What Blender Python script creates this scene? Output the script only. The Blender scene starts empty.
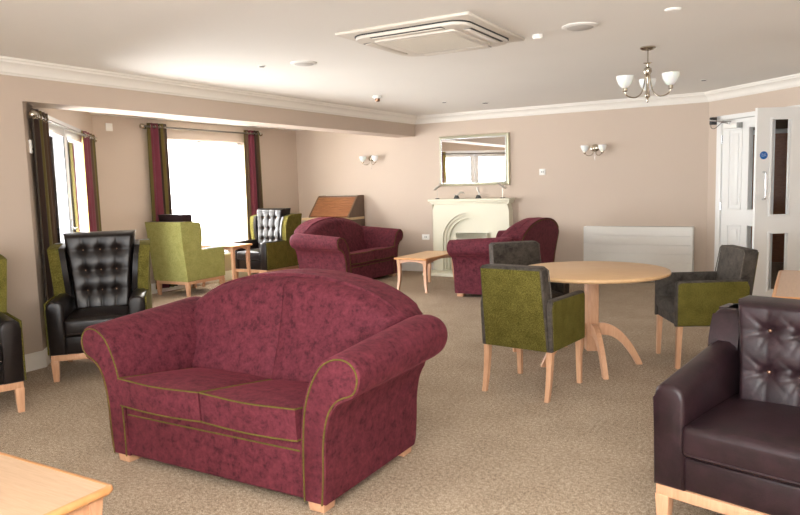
import bpy, bmesh, math, random
from mathutils import Vector, Matrix
random.seed(7)
C = bpy.context.scene.collection
PI = math.pi

# ------------------------------------------------------------------ materials
def lin(c):
    return tuple(((x/255)/12.92 if x/255 <= .04045 else ((x/255+.055)/1.055)**2.4) for x in c) + (1,)

class NT:
    def __init__(s, name):
        s.m = bpy.data.materials.new(name); s.m.use_nodes = True
        s.n = s.m.node_tree.nodes; s.l = s.m.node_tree.links
        s.b = s.n['Principled BSDF']; s.tc = None
    def add(s, t, **kw):
        n = s.n.new(t)
        for k, v in kw.items():
            if hasattr(n, k): setattr(n, k, v)
            else: n.inputs[k].default_value = v
        return n
    def obj(s, scale=(1,1,1), rot=(0,0,0), which='Object'):
        tc = s.add('ShaderNodeTexCoord'); mp = s.add('ShaderNodeMapping')
        mp.inputs['Scale'].default_value = scale; mp.inputs['Rotation'].default_value = rot
        s.l.new(tc.outputs[which], mp.inputs[0]); return mp.outputs[0]
    def noise(s, vec, scale, detail=3, rough=.5, dist=0):
        n = s.add('ShaderNodeTexNoise'); n.inputs['Scale'].default_value = scale
        n.inputs['Detail'].default_value = detail; n.inputs['Roughness'].default_value = rough
        n.inputs['Distortion'].default_value = dist
        s.l.new(vec, n.inputs['Vector']); return n.outputs['Fac']
    def ramp(s, fac, stops, interp='LINEAR'):
        r = s.add('ShaderNodeValToRGB'); r.color_ramp.interpolation = interp
        e = r.color_ramp.elements
        while len(e) < len(stops): e.new(.5)
        for i, (p, c) in enumerate(stops): e[i].position = p; e[i].color = c
        s.l.new(fac, r.inputs[0]); return r.outputs[0]
    def bump(s, h, strength, dist=.005):
        b = s.add('ShaderNodeBump'); b.inputs['Strength'].default_value = strength
        b.inputs['Distance'].default_value = dist
        s.l.new(h, b.inputs['Height']); s.l.new(b.outputs[0], s.b.inputs['Normal'])
    def set(s, **kw):
        for k, v in kw.items(): s.b.inputs[k.replace('_', ' ')].default_value = v
        return s
    def color(s, sock): s.l.new(sock, s.b.inputs['Base Color'])

def plain(name, c, rough=.5, metal=0, **kw):
    t = NT(name); t.set(Base_Color=lin(c), Roughness=rough, Metallic=metal, **kw); return t.m

def paint(name, c, var=.03, rough=.75):
    t = NT(name); v = t.obj()
    f = t.noise(v, 1.2, 3)
    a = lin(c); k = tuple(x*(1-var) for x in a[:3]) + (1,)
    t.color(t.ramp(f, [(.3, k), (.7, a)])); t.set(Roughness=rough)
    t.bump(t.noise(v, 180, 2), .06, .002); return t.m

def velvet(name, dark, light, sheen=.5, scale=9):
    t = NT(name); v = t.obj()
    f = t.noise(v, scale, 6, .72, .25)
    g = t.noise(v, 60, 3, .6)
    mx = t.add('ShaderNodeMath', operation='ADD'); m2 = t.add('ShaderNodeMath', operation='MULTIPLY')
    m2.inputs[1].default_value = .35
    t.l.new(g, m2.inputs[0]); t.l.new(f, mx.inputs[0]); t.l.new(m2.outputs[0], mx.inputs[1])
    t.color(t.ramp(mx.outputs[0], [(.5, lin(dark)), (.62, lin(tuple((a+b)/2 for a, b in zip(dark, light)))), (.85, lin(light))]))
    t.set(Roughness=.75, Sheen_Weight=sheen, Sheen_Roughness=.35, Sheen_Tint=lin(tuple(min(255, x*1.2) for x in light)))
    t.b.inputs['Specular IOR Level'].default_value = .15
    t.bump(t.noise(v, 220, 2), .25, .002); return t.m

def fabric(name, dark, light, scale=170):
    t = NT(name); v = t.obj()
    f = t.noise(v, scale, 2, .7); g = t.noise(v, 14, 2)
    mx = t.add('ShaderNodeMath', operation='MULTIPLY_ADD'); mx.inputs[1].default_value = .25
    t.l.new(g, mx.inputs[0]); t.l.new(f, mx.inputs[2])
    t.color(t.ramp(mx.outputs[0], [(.5, lin(dark)), (.78, lin(light))]))
    t.set(Roughness=.9); t.b.inputs['Specular IOR Level'].default_value = .1
    t.bump(f, .35, .003); return t.m

def leather(name, c, c2, rough=.33):
    t = NT(name); v = t.obj()
    f = t.noise(v, 14, 5, .65, .6)
    t.color(t.ramp(f, [(.35, lin(c)), (.7, lin(c2))]))
    t.set(Roughness=rough); t.b.inputs['Specular IOR Level'].default_value = .32
    vo = t.add('ShaderNodeTexVoronoi'); vo.inputs['Scale'].default_value = 190; t.l.new(v, vo.inputs['Vector'])
    t.bump(vo.outputs['Distance'], .12, .002); return t.m

def wood(name, c, c2, scale=(1, 14, 14), rough=.38, k=6):
    t = NT(name); v = t.obj(scale)
    f = t.noise(v, k, 5, .6, .8)
    t.color(t.ramp(f, [(.3, lin(c)), (.7, lin(c2))])); t.set(Roughness=rough)
    t.bump(f, .04, .001); return t.m

M = {}
M['wall'] = paint('wall_paint', (198, 181, 165), .03)
M['ceiling'] = paint('ceiling_paint', (240, 237, 231), .02)
M['white'] = plain('white_gloss', (236, 234, 228), .32)
M['trim'] = paint('trim_white', (240, 236, 228), .01, .5)
M['doorwhite'] = plain('door_white', (233, 233, 230), .35)
M['upvc'] = plain('upvc', (244, 245, 246), .25)
M['plastic'] = plain('white_plastic', (238, 236, 230), .4)
M['cream_grille'] = plain('cream_grille', (204, 196, 182), .6)
M['light_grey'] = plain('light_grey', (200, 197, 192), .6)
M['cream_plastic'] = plain('cream_plastic', (222, 215, 204), .5)
M['slot'] = plain('dark_slot', (45, 45, 43), .6)
M['grey_plastic'] = plain('grey_plastic', (150, 150, 146), .5)
M['blackplastic'] = plain('black_plastic', (28, 28, 30), .4)
M['pewter'] = plain('pewter', (110, 104, 96), .3, 1)
M['chrome'] = plain('satin_nickel', (190, 182, 168), .22, 1)
M['silver'] = plain('brushed_silver', (215, 218, 222), .18, 1)
M['brass'] = plain('button_metal', (150, 118, 96), .3, 1)
M['mirror'] = plain('mirror_glass', (245, 245, 245), .01, 1)
M['frame'] = plain('mirror_frame', (205, 203, 178), .3, .45)
M['stone'] = paint('fireplace_stone', (226, 222, 200), .05, .5)
M['orn'] = plain('ornament_silver', (190, 186, 178), .3, .8)
M['blue'] = plain('sign_blue', (22, 96, 170), .4)
M['signwhite'] = plain('sign_white', (240, 244, 248), .4)
M['velvet'] = velvet('burgundy_velvet', (64, 25, 33), (108, 48, 59), .5, 22)
M['piping'] = fabric('olive_piping', (82, 72, 34), (112, 100, 50), 300)
M['green'] = fabric('green_fabric', (74, 69, 26), (118, 110, 54))
M['limegreen'] = fabric('lime_green_fabric', (136, 136, 76), (170, 168, 108), 120)
M['grey'] = velvet('charcoal_velvet', (50, 46, 42), (90, 83, 76), .2, 12)
M['edge'] = fabric('edge_grey', (80, 75, 70), (116, 109, 102), 200)
M['leather_b'] = leather('black_leather', (22, 17, 16), (32, 26, 25), .3)
M['leather_p'] = leather('plum_leather', (30, 19, 22), (50, 32, 37), .36)
M['beech'] = wood('beech', (196, 148, 114), (212, 168, 134), (10, 10, 1.2))
M['beech_top'] = wood('beech_top', (204, 164, 118), (218, 182, 138), (1.5, 14, 6))
M['beech_top2'] = wood('pale_beech_top', (190, 158, 128), (204, 174, 144), (1.2, 16, 6))
M['beech_edge'] = wood('beech_edge', (196, 138, 84), (212, 156, 104), (3, 3, 3))
M['tambour'] = wood('tambour_oak', (124, 78, 48), (158, 106, 70), (1, 10, 10))
M['walnut'] = wood('bureau_side', (88, 68, 54), (112, 88, 70), (8, 8, 1))
M['pale_oak'] = wood('pale_oak', (214, 186, 140), (228, 204, 164), (1, 10, 10))
M['corr'] = paint('corridor_paint', (120, 98, 78), .1)
M['corr_wood'] = wood('corridor_wood', (150, 86, 40), (176, 108, 56), (2, 10, 10))

t = NT('carpet'); v = t.obj()
f = t.noise(v, 210, 2, .8); g = t.noise(v, 3.2, 4, .6); g2 = t.noise(v, 55, 2, .6)
a = t.add('ShaderNodeMath', operation='MULTIPLY_ADD'); a.inputs[1].default_value = .10
t.l.new(g, a.inputs[0]); t.l.new(f, a.inputs[2])
b = t.add('ShaderNodeMath', operation='MULTIPLY_ADD'); b.inputs[1].default_value = .35
t.l.new(g2, b.inputs[0]); t.l.new(a.outputs[0], b.inputs[2])
t.color(t.ramp(b.outputs[0], [(.53, lin((96, 81, 67))), (.70, lin((156, 137, 117))), (.86, lin((214, 198, 176)))]))
t.set(Roughness=.97); t.b.inputs['Specular IOR Level'].default_value = .05
t.bump(f, .5, .006); M['carpet'] = t.m

t = NT('glass'); t.n.remove(t.b)
tr = t.add('ShaderNodeBsdfTransparent'); gl = t.add('ShaderNodeBsdfGlossy'); gl.inputs['Roughness'].default_value = .02
fr = t.add('ShaderNodeFresnel', IOR=1.12); mx = t.add('ShaderNodeMixShader')
t.l.new(fr.outputs[0], mx.inputs[0]); t.l.new(tr.outputs[0], mx.inputs[1]); t.l.new(gl.outputs[0], mx.inputs[2])
t.l.new(mx.outputs[0], t.n['Material Output'].inputs[0]); M['glass'] = t.m

t = NT('opal_glass'); t.set(Base_Color=lin((248, 246, 240)), Roughness=.25)
t.b.inputs['Subsurface Weight'].default_value = .25
M['opal'] = t.m

t = NT('net_curtain'); t.n.remove(t.b)
tr = t.add('ShaderNodeBsdfTransparent'); tl = t.add('ShaderNodeBsdfTranslucent'); df = t.add('ShaderNodeBsdfDiffuse')
tl.inputs[0].default_value = lin((250, 246, 236)); df.inputs[0].default_value = lin((250, 246, 236))
m1 = t.add('ShaderNodeMixShader'); m1.inputs[0].default_value = .4; m2 = t.add('ShaderNodeMixShader'); m2.inputs[0].default_value = .55
t.l.new(tl.outputs[0], m1.inputs[1]); t.l.new(df.outputs[0], m1.inputs[2])
t.l.new(tr.outputs[0], m2.inputs[1]); t.l.new(m1.outputs[0], m2.inputs[2])
t.l.new(m2.outputs[0], t.n['Material Output'].inputs[0]); M['net'] = t.m

def stripes(name, seq):
    """vertical stripes across the width of a curtain, colours woven in order"""
    t = NT(name); tc = t.add('ShaderNodeTexCoord'); sp = t.add('ShaderNodeSeparateXYZ')
    t.l.new(tc.outputs['UV'], sp.inputs[0])
    n = len(seq)
    r = t.ramp(sp.outputs[0], [(i/n, lin(c)) for i, c in enumerate(seq)], 'CONSTANT')
    t.color(r); t.set(Roughness=.85, Sheen_Weight=.1); t.b.inputs['Specular IOR Level'].default_value = .1
    return t.m
OL, PU, BR, DK, GD = (100, 90, 48), (112, 54, 66), (84, 66, 50), (58, 44, 38), (160, 146, 84)
M['stripe_a'] = stripes('curtain_stripe_a', [OL, OL, PU, PU, PU, PU, PU, OL, DK, OL, BR, OL, DK])
M['stripe_b'] = stripes('curtain_stripe_b', [OL, BR, OL, PU, PU, PU, PU, DK, OL, BR, OL])
M['stripe_c'] = stripes('curtain_stripe_c', [BR, DK, BR, BR, OL, BR, DK, BR, OL, BR, DK])
M['stripe_d'] = stripes('curtain_stripe_d', [GD, PU, PU, PU, PU, PU, (100, 50, 56), BR, OL, BR, OL, DK])
M['grass'] = fabric('grass', (120, 134, 84), (160, 170, 120), 30)
M['paving'] = paint('paving', (214, 210, 202), .06)
M['leaf'] = fabric('leaf', (84, 112, 62), (140, 164, 104), 20)
M['fence'] = wood('fence_wood', (196, 186, 170), (214, 206, 192), (2, 2, 8))

# ------------------------------------------------------------------ mesh builder
class MB:
    def __init__(s, mat=None): s.bm = bmesh.new(); s.T = mat or Matrix()
    def _add(s, verts, faces, T=None):
        T = s.T @ T if T else s.T
        vs = [s.bm.verts.new(T @ Vector(v)) for v in verts]; out = []
        for f in faces:
            try: out.append(s.bm.faces.new([vs[i] for i in f]))
            except ValueError: pass
        return vs, out
    def box(s, x0, x1, y0, y1, z0, z1, bev=0, seg=2, T=None, taper=None):
        b = bmesh.new()
        P = []
        for z in (z0, z1):
            k = 1 if (z == z1 or not taper) else taper
            cx, cy = (x0+x1)/2, (y0+y1)/2
            for x, y in ((x0, y0), (x1, y0), (x1, y1), (x0, y1)): P.append((cx+(x-cx)*k, cy+(y-cy)*k, z))
        vs = [b.verts.new(p) for p in P]
        for f in ((3,2,1,0), (4,5,6,7), (0,1,5,4), (1,2,6,5), (2,3,7,6), (3,0,4,7)): b.faces.new([vs[i] for i in f])
        if bev: bmesh.ops.bevel(b, geom=b.edges[:], offset=bev, segments=seg, profile=.5, affect='EDGES')
        s.merge(b, T); return s
    def merge(s, b, T=None):
        b.verts.ensure_lookup_table(); b.verts.index_update()
        s._add([v.co.copy() for v in b.verts], [[v.index for v in f.verts] for f in b.faces], T); b.free()
    def prism(s, prof, lo, hi, axis='Y', bev=0, seg=2, T=None, warp=None, n=1):
        """closed profile extruded along an axis; profile coords are the other two axes in order"""
        b = bmesh.new(); rings = []
        for k in range(n+1):
            q = lo + (hi-lo)*k/n
            if axis == 'Y': R = [(p[0], q, p[1]) for p in prof]
            elif axis == 'X': R = [(q, p[0], p[1]) for p in prof]
            else: R = [(p[0], p[1], q) for p in prof]
            rings.append([b.verts.new(r) for r in R])
        m = len(prof)
        f0 = b.faces.new(rings[0][::-1]); f1 = b.faces.new(rings[-1])
        for k in range(n):
            for i in range(m): b.faces.new([rings[k][i], rings[k][(i+1) % m], rings[k+1][(i+1) % m], rings[k+1][i]])
        if bev: bmesh.ops.bevel(b, geom=list(f0.edges)+list(f1.edges), offset=bev, segments=seg, profile=.5, affect='EDGES')
        bmesh.ops.recalc_face_normals(b, faces=b.faces[:])
        if warp:
            for v in b.verts: v.co = Vector(warp(v.co))
        s.merge(b, T); return s
    def tube(s, pts, r, n=8, closed=False, T=None, cap=True):
        pts = [Vector(p) for p in pts]; m = len(pts); verts = []; faces = []
        rr = r if isinstance(r, (list, tuple)) else [r]*m
        up = None
        for i, p in enumerate(pts):
            a = pts[(i-1) % m] if (i or closed) else p; c = pts[(i+1) % m] if (i < m-1 or closed) else p
            d = (c-a).normalized()
            if up is None:
                up = Vector((0, 0, 1)) if abs(d.z) < .9 else Vector((1, 0, 0))
            u = d.cross(up)
            if u.length < 1e-5: u = d.cross(Vector((1, .3, 0)))
            u.normalize(); w = u.cross(d).normalized(); up = w
            for k in range(n):
                t = 2*PI*k/n; verts.append(p + u*math.cos(t)*rr[i] + w*math.sin(t)*rr[i])
        for i in range(m if closed else m-1):
            j = (i+1) % m
            for k in range(n): faces.append((i*n+k, i*n+(k+1) % n, j*n+(k+1) % n, j*n+k))
        if not closed and cap: faces.append(tuple(range(n))[::-1]); faces.append(tuple((m-1)*n+k for k in range(n)))
        s._add(verts, faces, T); return s
    def lathe(s, prof, c=(0, 0, 0), n=20, T=None, sx=1, sy=1):
        verts = []; faces = []; m = len(prof)
        for r, z in prof:
            for k in range(n):
                t = 2*PI*k/n; verts.append((c[0]+r*math.cos(t)*sx, c[1]+r*math.sin(t)*sy, c[2]+z))
        for i in range(m-1):
            for k in range(n): faces.append((i*n+k, i*n+(k+1) % n, (i+1)*n+(k+1) % n, (i+1)*n+k))
        if prof[0][0] > 1e-6: faces.append(tuple(range(n))[::-1])
        if prof[-1][0] > 1e-6: faces.append(tuple((m-1)*n+k for k in range(n)))
        s._add(verts, faces, T); return s
    def ball(s, c, r, n=12, sc=(1, 1, 1), T=None):
        P = [(max(1e-7, math.sin(PI*i/(n//2)))*r, -math.cos(PI*i/(n//2))*r*sc[2]) for i in range(n//2+1)]
        s.lathe(P, c, n, T, sc[0], sc[1]); return s
    def solid(s, front, back, nu, nv, T=None):
        """closed solid from two functions (u,v)->xyz, u,v in 0..1"""
        verts = []; faces = []
        for fn in (front, back):
            for j in range(nv+1):
                for i in range(nu+1): verts.append(fn(i/nu, j/nv))
        o = (nu+1)*(nv+1); I = lambda i, j: j*(nu+1)+i
        for j in range(nv):
            for i in range(nu):
                faces.append((I(i, j), I(i+1, j), I(i+1, j+1), I(i, j+1)))
                faces.append((o+I(i, j), o+I(i, j+1), o+I(i+1, j+1), o+I(i+1, j)))
        for i in range(nu):
            faces.append((I(i+1, 0), I(i, 0), o+I(i, 0), o+I(i+1, 0))); faces.append((I(i, nv), I(i+1, nv), o+I(i+1, nv), o+I(i, nv)))
        for j in range(nv):
            faces.append((I(0, j), I(0, j+1), o+I(0, j+1), o+I(0, j))); faces.append((I(nu, j+1), I(nu, j), o+I(nu, j), o+I(nu, j+1)))
        s._add(verts, faces, T); return s
    def build(s, name, mat, parent=None, smooth=True, ang=40, sub=0):
        bmesh.ops.remove_doubles(s.bm, verts=s.bm.verts[:], dist=1e-6)
        bmesh.ops.recalc_face_normals(s.bm, faces=s.bm.faces[:])
        me = bpy.data.meshes.new(name); s.bm.to_mesh(me); s.bm.free()
        if smooth:
            for p in me.polygons: p.use_smooth = True
            me.set_sharp_from_angle(angle=math.radians(ang))
        me.materials.append(M[mat] if isinstance(mat, str) else mat)
        o = bpy.data.objects.new(name, me); C.objects.link(o)
        if parent: o.parent = parent
        if sub:
            md = o.modifiers.new('sub', 'SUBSURF'); md.levels = sub; md.render_levels = sub
        return o

def thing(name, label, cat, loc=(0, 0, 0), rot=0, group=None):
    o = bpy.data.objects.new(name, None); C.objects.link(o); o.empty_display_size = .1
    o.location = loc; o.rotation_euler = (0, 0, rot); tag(o, label, cat, group); return o
def tag(o, label, cat, group=None):
    o['label'] = label; o['category'] = cat
    if group: o['group'] = group
    return o
def struct(o): o['kind'] = 'structure'; return o
def dup(root, loc, rot, label, group=None):
    def cp(o, par):
        c = o.copy(); C.objects.link(c); c.parent = par
        for ch in list(o.children): cp(ch, c)
        return c
    r = root.copy(); C.objects.link(r); r.location = loc; r.rotation_euler = (0, 0, rot)
    r['label'] = label
    if group: r['group'] = group
    for ch in list(root.children): cp(ch, r)
    return r
def smooth_path(P, k=4):
    """Catmull-Rom through 2D or 3D points"""
    P = [Vector(p) for p in P]; out = []
    for i in range(len(P)-1):
        a = P[max(i-1, 0)]; b = P[i]; c = P[i+1]; d = P[min(i+2, len(P)-1)]
        for j in range(k):
            t = j/k
            out.append(.5*((2*b)+(c-a)*t+(2*a-5*b+4*c-d)*t*t+(3*b-a-3*c+d)*t**3))
    out.append(P[-1]); return out
def rotz(a, loc=(0, 0, 0)): return Matrix.Translation(loc) @ Matrix.Rotation(a, 4, 'Z')

# ------------------------------------------------------------------ the room
H = 2.455      # ceiling
XL, D, XW = -5.37, 9.8, -7.75      # beam face plane, back wall, bay window wall
YP = 3.36      # end of left wall, start of 45 degree bay wall
XR, YR = 3.6, -3.2                 # walls behind / beside the camera
HB, ZB = 2.385, 2.15                # bay ceiling, beam underside
s2 = math.sqrt(.5)

def wallbox(name, x0, x1, y0, y1, z0, z1, mat='wall'):
    return struct(MB().box(x0, x1, y0, y1, z0, z1).build(name, mat, smooth=False))

# floor polygon with thickness (room + bay + corridor)
fl = MB(); fl.box(-8.4, XR+.2, YR-.2, 13.2, -.12, 0); struct(fl.build('floor', 'carpet', smooth=False))
wallbox('ceiling', XL-.001, XR+.2, YR-.2, 13.2, H, H+.12, 'ceiling')
wallbox('ceiling_bay', -8.2, XL-.001, YR-.2, D+.2, HB, HB+.19, 'ceiling')
# left wall, ends at the bay
wl = MB(); wl.prism([(XL, YR), (XL, YP), (XL-.22, YP+.22), (XL-.3, YP+.1), (XL-.3, YR)], 0, H, 'Z')
struct(wl.build('wall_left', 'wall', smooth=False))
# dropped beam over the bay opening
bm_ = MB(); bm_.prism([(XL, YP-.001), (XL, D), (XL-.33, D), (XL-.33, YP+.33)], ZB, H, 'Z')
struct(bm_.build('wall_beam', 'wall', smooth=False))
wallbox('wall_back', -8.1, -1.09+.001, D, D+.2, 0, H+.02)
# bay window wall with opening
WY0, WY1, WZ0, WZ1 = 6.72, 8.52, .42, 2.13
YC = 5.75      # corner of bay
wb = MB()
for y0, y1, z0, z1 in ((YC-.2, WY0, 0, HB), (WY1, D, 0, HB), (WY0, WY1, 0, WZ0), (WY0, WY1, WZ1, HB)):
    wb.box(XW-.28, XW, y0, y1, z0, z1)
struct(wb.build('wall_bay', 'wall', smooth=False))
# 45 degree bay wall: local frame, x along wall from pillar, y into outside
TA = Matrix.Translation((XL, YP, 0)) @ Matrix.Rotation(math.radians(135), 4, 'Z')   # +x runs (-,+); +y runs (-,-) outward
LA = (XL-XW)*math.sqrt(2)
DA0, DA1, DAZ = .46, 2.74, 2.125
wa = MB(TA)
wa.box(.15, DA0, 0, .28, 0, HB); wa.box(DA1, LA+.12, 0, .28, 0, HB); wa.box(DA0, DA1, 0, .28, DAZ, HB)
struct(wa.build('wall_angled_bay', 'wall', smooth=False))
# right door wall: local frame x along wall from back corner towards the camera side, y outward
TD = Matrix.Translation((-1.09, D, 0)) @ Matrix.Rotation(math.radians(-45), 4, 'Z')
FD0, FD1, FDZ = .17, 1.95, 2.14
LD = (XR+1.09)*math.sqrt(2)
wd = MB(TD); wd.box(-.05, FD0, 0, .16, 0, H); wd.box(FD1, 3.2, 0, .16, 0, H); wd.box(FD0, FD1, 0, .16, FDZ, H)
struct(wd.build('wall_door_side', 'wall', smooth=False))
# from the end of the diagonal wall, the room's right side
ex, ey = -1.09+3.2*s2, D-3.2*s2
wallbox('wall_right', ex, ex+.2, YR, ey+.05, 0, H)
# rear wall behind the camera; its wide unseen window is added to let light in
RW0, RW1, RZ0, RZ1 = -4.6, .6, .75, 2.15
wr = MB()
for x0, x1, z0, z1 in ((XL-.3, RW0, 0, H), (RW1, ex+.2, 0, H), (RW0, RW1, 0, RZ0), (RW0, RW1, RZ1, H)):
    wr.box(x0, x1, YR-.2, YR, z0, z1)
struct(wr.build('wall_rear', 'wall', smooth=False))
wf = MB()
for x in [RW0+(RW1-RW0)*k/4 for k in range(5)]: wf.box(x-.035, x+.035, YR-.12, YR-.05, RZ0, RZ1, .006)
wf.box(RW0, RW1, YR-.12, YR-.05, RZ0, RZ0+.06, .006).box(RW0, RW1, YR-.12, YR-.05, RZ1-.06, RZ1, .006)
struct(wf.build('window_rear_added', 'upvc'))

# cornice
CP = [(0, 0), (0, -.118), (.012, -.118), (.02, -.106), (.03, -.1), (.036, -.085), (.05, -.06), (.075, -.042), (.095, -.034), (.1, -.02), (.115, -.014), (.12, 0)]
def cornice(name, L, T):
    m = MB(T); m.prism([(p[0], H+p[1]) for p in CP], 0, L, 'X', T=None)
    return struct(m.build(name, 'trim', ang=25))
# prism axis X: profile is (y,z) with y = projection into room
cornice('trim_1', D-YR, Matrix.Translation((XL, D, 0)) @ Matrix.Rotation(-PI/2, 4, 'Z'))
cornice('trim_2', 5.37-1.09, Matrix.Translation((-1.09, D, 0)) @ Matrix.Rotation(PI, 4, 'Z'))
cornice('trim_3', 3.25, Matrix.Translation((-1.09+3.2*s2+.03, D-3.2*s2-.03, 0)) @ Matrix.Rotation(math.radians(135), 4, 'Z'))
cornice('trim_4', ey-YR, Matrix.Translation((ex, YR, 0)) @ Matrix.Rotation(PI/2, 4, 'Z'))

# skirting
SP = [(0, 0), (.018, 0), (.018, .105), (.012, .125), (.006, .14), (0, .14)]
def skirt(name, segs):
    m = MB()
    for a, b in segs:
        a = Vector(a); b = Vector(b); d = b-a; L = d.length; ang = math.atan2(d.y, d.x)
        m.prism(SP, 0, L, 'X', T=Matrix.Translation((a.x, a.y, 0)) @ Matrix.Rotation(ang, 4, 'Z'))
    return struct(m.build(name, 'trim', ang=25))
def td(x): return (-1.09+x*s2, D-x*s2)
def ta(x): return (XL-x*s2, YP+x*s2)
skirt('baseboard_left', [((XL, YP+.01), (XL, YR))])
skirt('baseboard_angled_bay', [(ta(DA0-.03), ta(0)), (ta(LA), ta(DA1+.03))])
skirt('baseboard_bay', [((XW, D), (XW, YC))])
skirt('baseboard_back', [((-4.98, D) if 0 else (-5.0, D), (XW, D)), ((-1.09, D), (-3.74, D))])
skirt('baseboard_door_side', [(td(FD0-.02), td(0)), (td(3.2), td(FD1+.02))])
skirt('baseboard_right', [((ex, YR), (ex, ey))])

# ---- window 1 in the bay
w = MB(); x0, x1 = XW-.2, XW-.12
w.box(x0, x1, WY0, WY1, WZ0, WZ0+.07, .006).box(x0, x1, WY0, WY1, WZ1-.07, WZ1, .006)
for y in (WY0+.035, (WY0+WY1)/2, WY1-.035): w.box(x0, x1, y-.035, y+.035, WZ0, WZ1, .006)
win = struct(w.build('window_1', 'upvc'))
MB().box(x0+.03, x0+.045, WY0+.05, WY1-.05, WZ0+.05, WZ1-.05).build('glass', 'glass', win, smooth=False)
MB().box(XW-.12, XW+.03, WY0-.03, WY1+.03, WZ0-.03, WZ0, .008).build('window_sill', 'trim', win)
# net curtain hanging in front of window
def pleated(name, mat, T, W, z0, z1, amp, waves, parent=None, thick=.003, W2=None, ph=0, nu=None, nv=14, wob=.0):
    """hanging cloth: x along width, y pleat depth; W2 = width at hem"""
    W2 = W2 or W; nu = nu or int(waves*10); me = bpy.data.meshes.new(name); vs = []; fs = []; uvs = []
    for s in (0, 1):
        for j in range(nv+1):
            v = j/nv
            for i in range(nu+1):
                u = i/nu; wdt = W+(W2-W)*(v**.7)
                a = amp*(1+.35*v)
                y = a*math.sin(u*waves*2*PI+ph)+.3*a*math.sin(u*waves*4.7*PI+1+v*2)*v
                x = (u-.5)*wdt + wob*math.sin(v*3+u*9)*v
                vs.append(T @ Vector((x, y+s*thick, z1+(z0-z1)*v))); uvs.append((u, v))
    o = (nu+1)*(nv+1); I = lambda i, j: j*(nu+1)+i
    for j in range(nv):
        for i in range(nu):
            fs.append((I(i, j), I(i, j+1), I(i+1, j+1), I(i+1, j)))
            if thick: fs.append((o+I(i, j), o+I(i+1, j), o+I(i+1, j+1), o+I(i, j+1)))
    if thick:
        for i in range(nu):
            for j, q in ((0, 0), (nv, 1)): fs.append((I(i, j), I(i+1, j), o+I(i+1, j), o+I(i, j)))
        for j in range(nv):
            for i in (0, nu): fs.append((I(i, j), I(i, j+1), o+I(i, j+1), o+I(i, j)))
    else: vs = vs[:o]; uvs = uvs[:o]
    me.from_pydata([tuple(x) for x in vs], [], fs); me.validate()
    uv = me.uv_layers.new(name='UVMap')
    for l in me.loops: uv.data[l.index].uv = uvs[l.vertex_index]
    for p in me.polygons: p.use_smooth = True
    me.materials.append(M[mat]); ob = bpy.data.objects.new(name, me); C.objects.link(ob)
    if parent: ob.parent = parent
    return ob
TB = Matrix.Translation((XW-.055, (WY0+WY1)/2, 0)) @ Matrix.Rotation(PI/2, 4, 'Z')
net = pleated('net_curtain', 'net', TB, WY1-WY0-.02, WZ0+.01, WZ1-.02, .014, 26, thick=0, nu=200)
tag(net, 'sheer white net curtain covering the square bay window behind the green armchair', 'net curtain')

def curtain(T, W, z0, z1, mat, label, waves, W2, tiebk=0, n_eye=4):
    c = thing('curtain', label, 'curtain')
    pleated('curtain_fabric', mat, T, W, z0, z1+.05, .02, waves, c, .004, W2, nv=18, wob=.01)
    for k in range(n_eye):
        x = -W/2+W*(k+.5)/n_eye
        m = MB(T @ Matrix.Translation((x, 0, z1)) @ Matrix.Rotation(PI/2, 4, 'Y'))
        m.tube([(.026*math.cos(2*PI*q/14), .026*math.sin(2*PI*q/14), 0) for q in range(14)], .005, 6, True)
        m.build('eyelet', 'chrome', c)
    return c
RZ = 2.275
def rod(T, L, z, label, n_br=2):
    r = thing('curtain_rod', label, 'curtain rod')
    MB(T).tube([(-L/2, 0, z), (L/2, 0, z)], .013, 12).build('pole', 'pewter', r)
    for sx in (-1, 1):
        MB(T).ball((sx*(L/2+.028), 0, z), .036, 16).build('finial', 'chrome', r)
        MB(T).tube([(sx*(L/2-.06), 0, z), (sx*(L/2-.06), .05, z-.01)], .008, 8).lathe([(.022, -.012), (.022, .012)], (0, 0, 0), 12,
            T=Matrix.Translation((sx*(L/2-.06), .045, z-.01)) @ Matrix.Rotation(PI/2, 4, 'X')).build('bracket', 'chrome', r)
    return r
TRB = Matrix.Translation((XW+.07, 7.62, 0)) @ Matrix.Rotation(PI/2, 4, 'Z')
rod(TRB, 2.3, RZ, 'satin metal curtain pole with ball ends above the square bay window')
curtain(TRB @ Matrix.Translation((-.93, 0, 0)), .33, .06, RZ, 'stripe_a', 'striped purple and olive curtain at the left of the square bay window, behind green armchair', 3.5, .38)
curtain(TRB @ Matrix.Translation((.96, 0, 0)), .34, .06, RZ, 'stripe_b', 'striped purple and olive curtain at the right of the square bay window, near the corner', 4, .42)

# ---- patio doors in the angled bay wall (door_1)
dr = MB(TA)
dr.box(DA0, DA0+.06, -.012, .08, 0, DAZ, .005).box(DA1-.06, DA1, -.012, .08, 0, DAZ, .005).box(DA0, DA1, -.012, .08, DAZ-.06, DAZ, .005).box(DA0, DA1, .0, .08, 0, .03)
d1 = struct(dr.build('door_1', 'upvc'))
mid = (DA0+DA1)/2
for a, b in ((DA0+.06, mid-.004), (mid+.004, DA1-.06)):
    l = MB(TA); y0, y1 = .0, .06
    l.box(a, a+.09, y0, y1, .03, DAZ-.06, .008).box(b-.09, b, y0, y1, .03, DAZ-.06, .008)
    l.box(a, b, y0, y1, DAZ-.15, DAZ-.06, .008).box(a, b, y0, y1, .03, .2, .008).box(a, b, y0, y1, .8, .87, .008) if 0 else l.box(a, b, y0, y1, DAZ-.15, DAZ-.06, .008).box(a, b, y0, y1, .03, .2, .008)
    lo = l.build('door_leaf', 'upvc', d1)
    MB(TA).box(a+.08, b-.08,   .025, .04, .18, DAZ-.14).build('glass', 'glass', lo, smooth=False)
    g = MB(TA)
    for xx in (a+.088, b-.096): g.box(xx, xx+.008, -.004, .005, .2, DAZ-.15)
    g.build('gasket', 'slot', lo, smooth=False)
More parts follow.
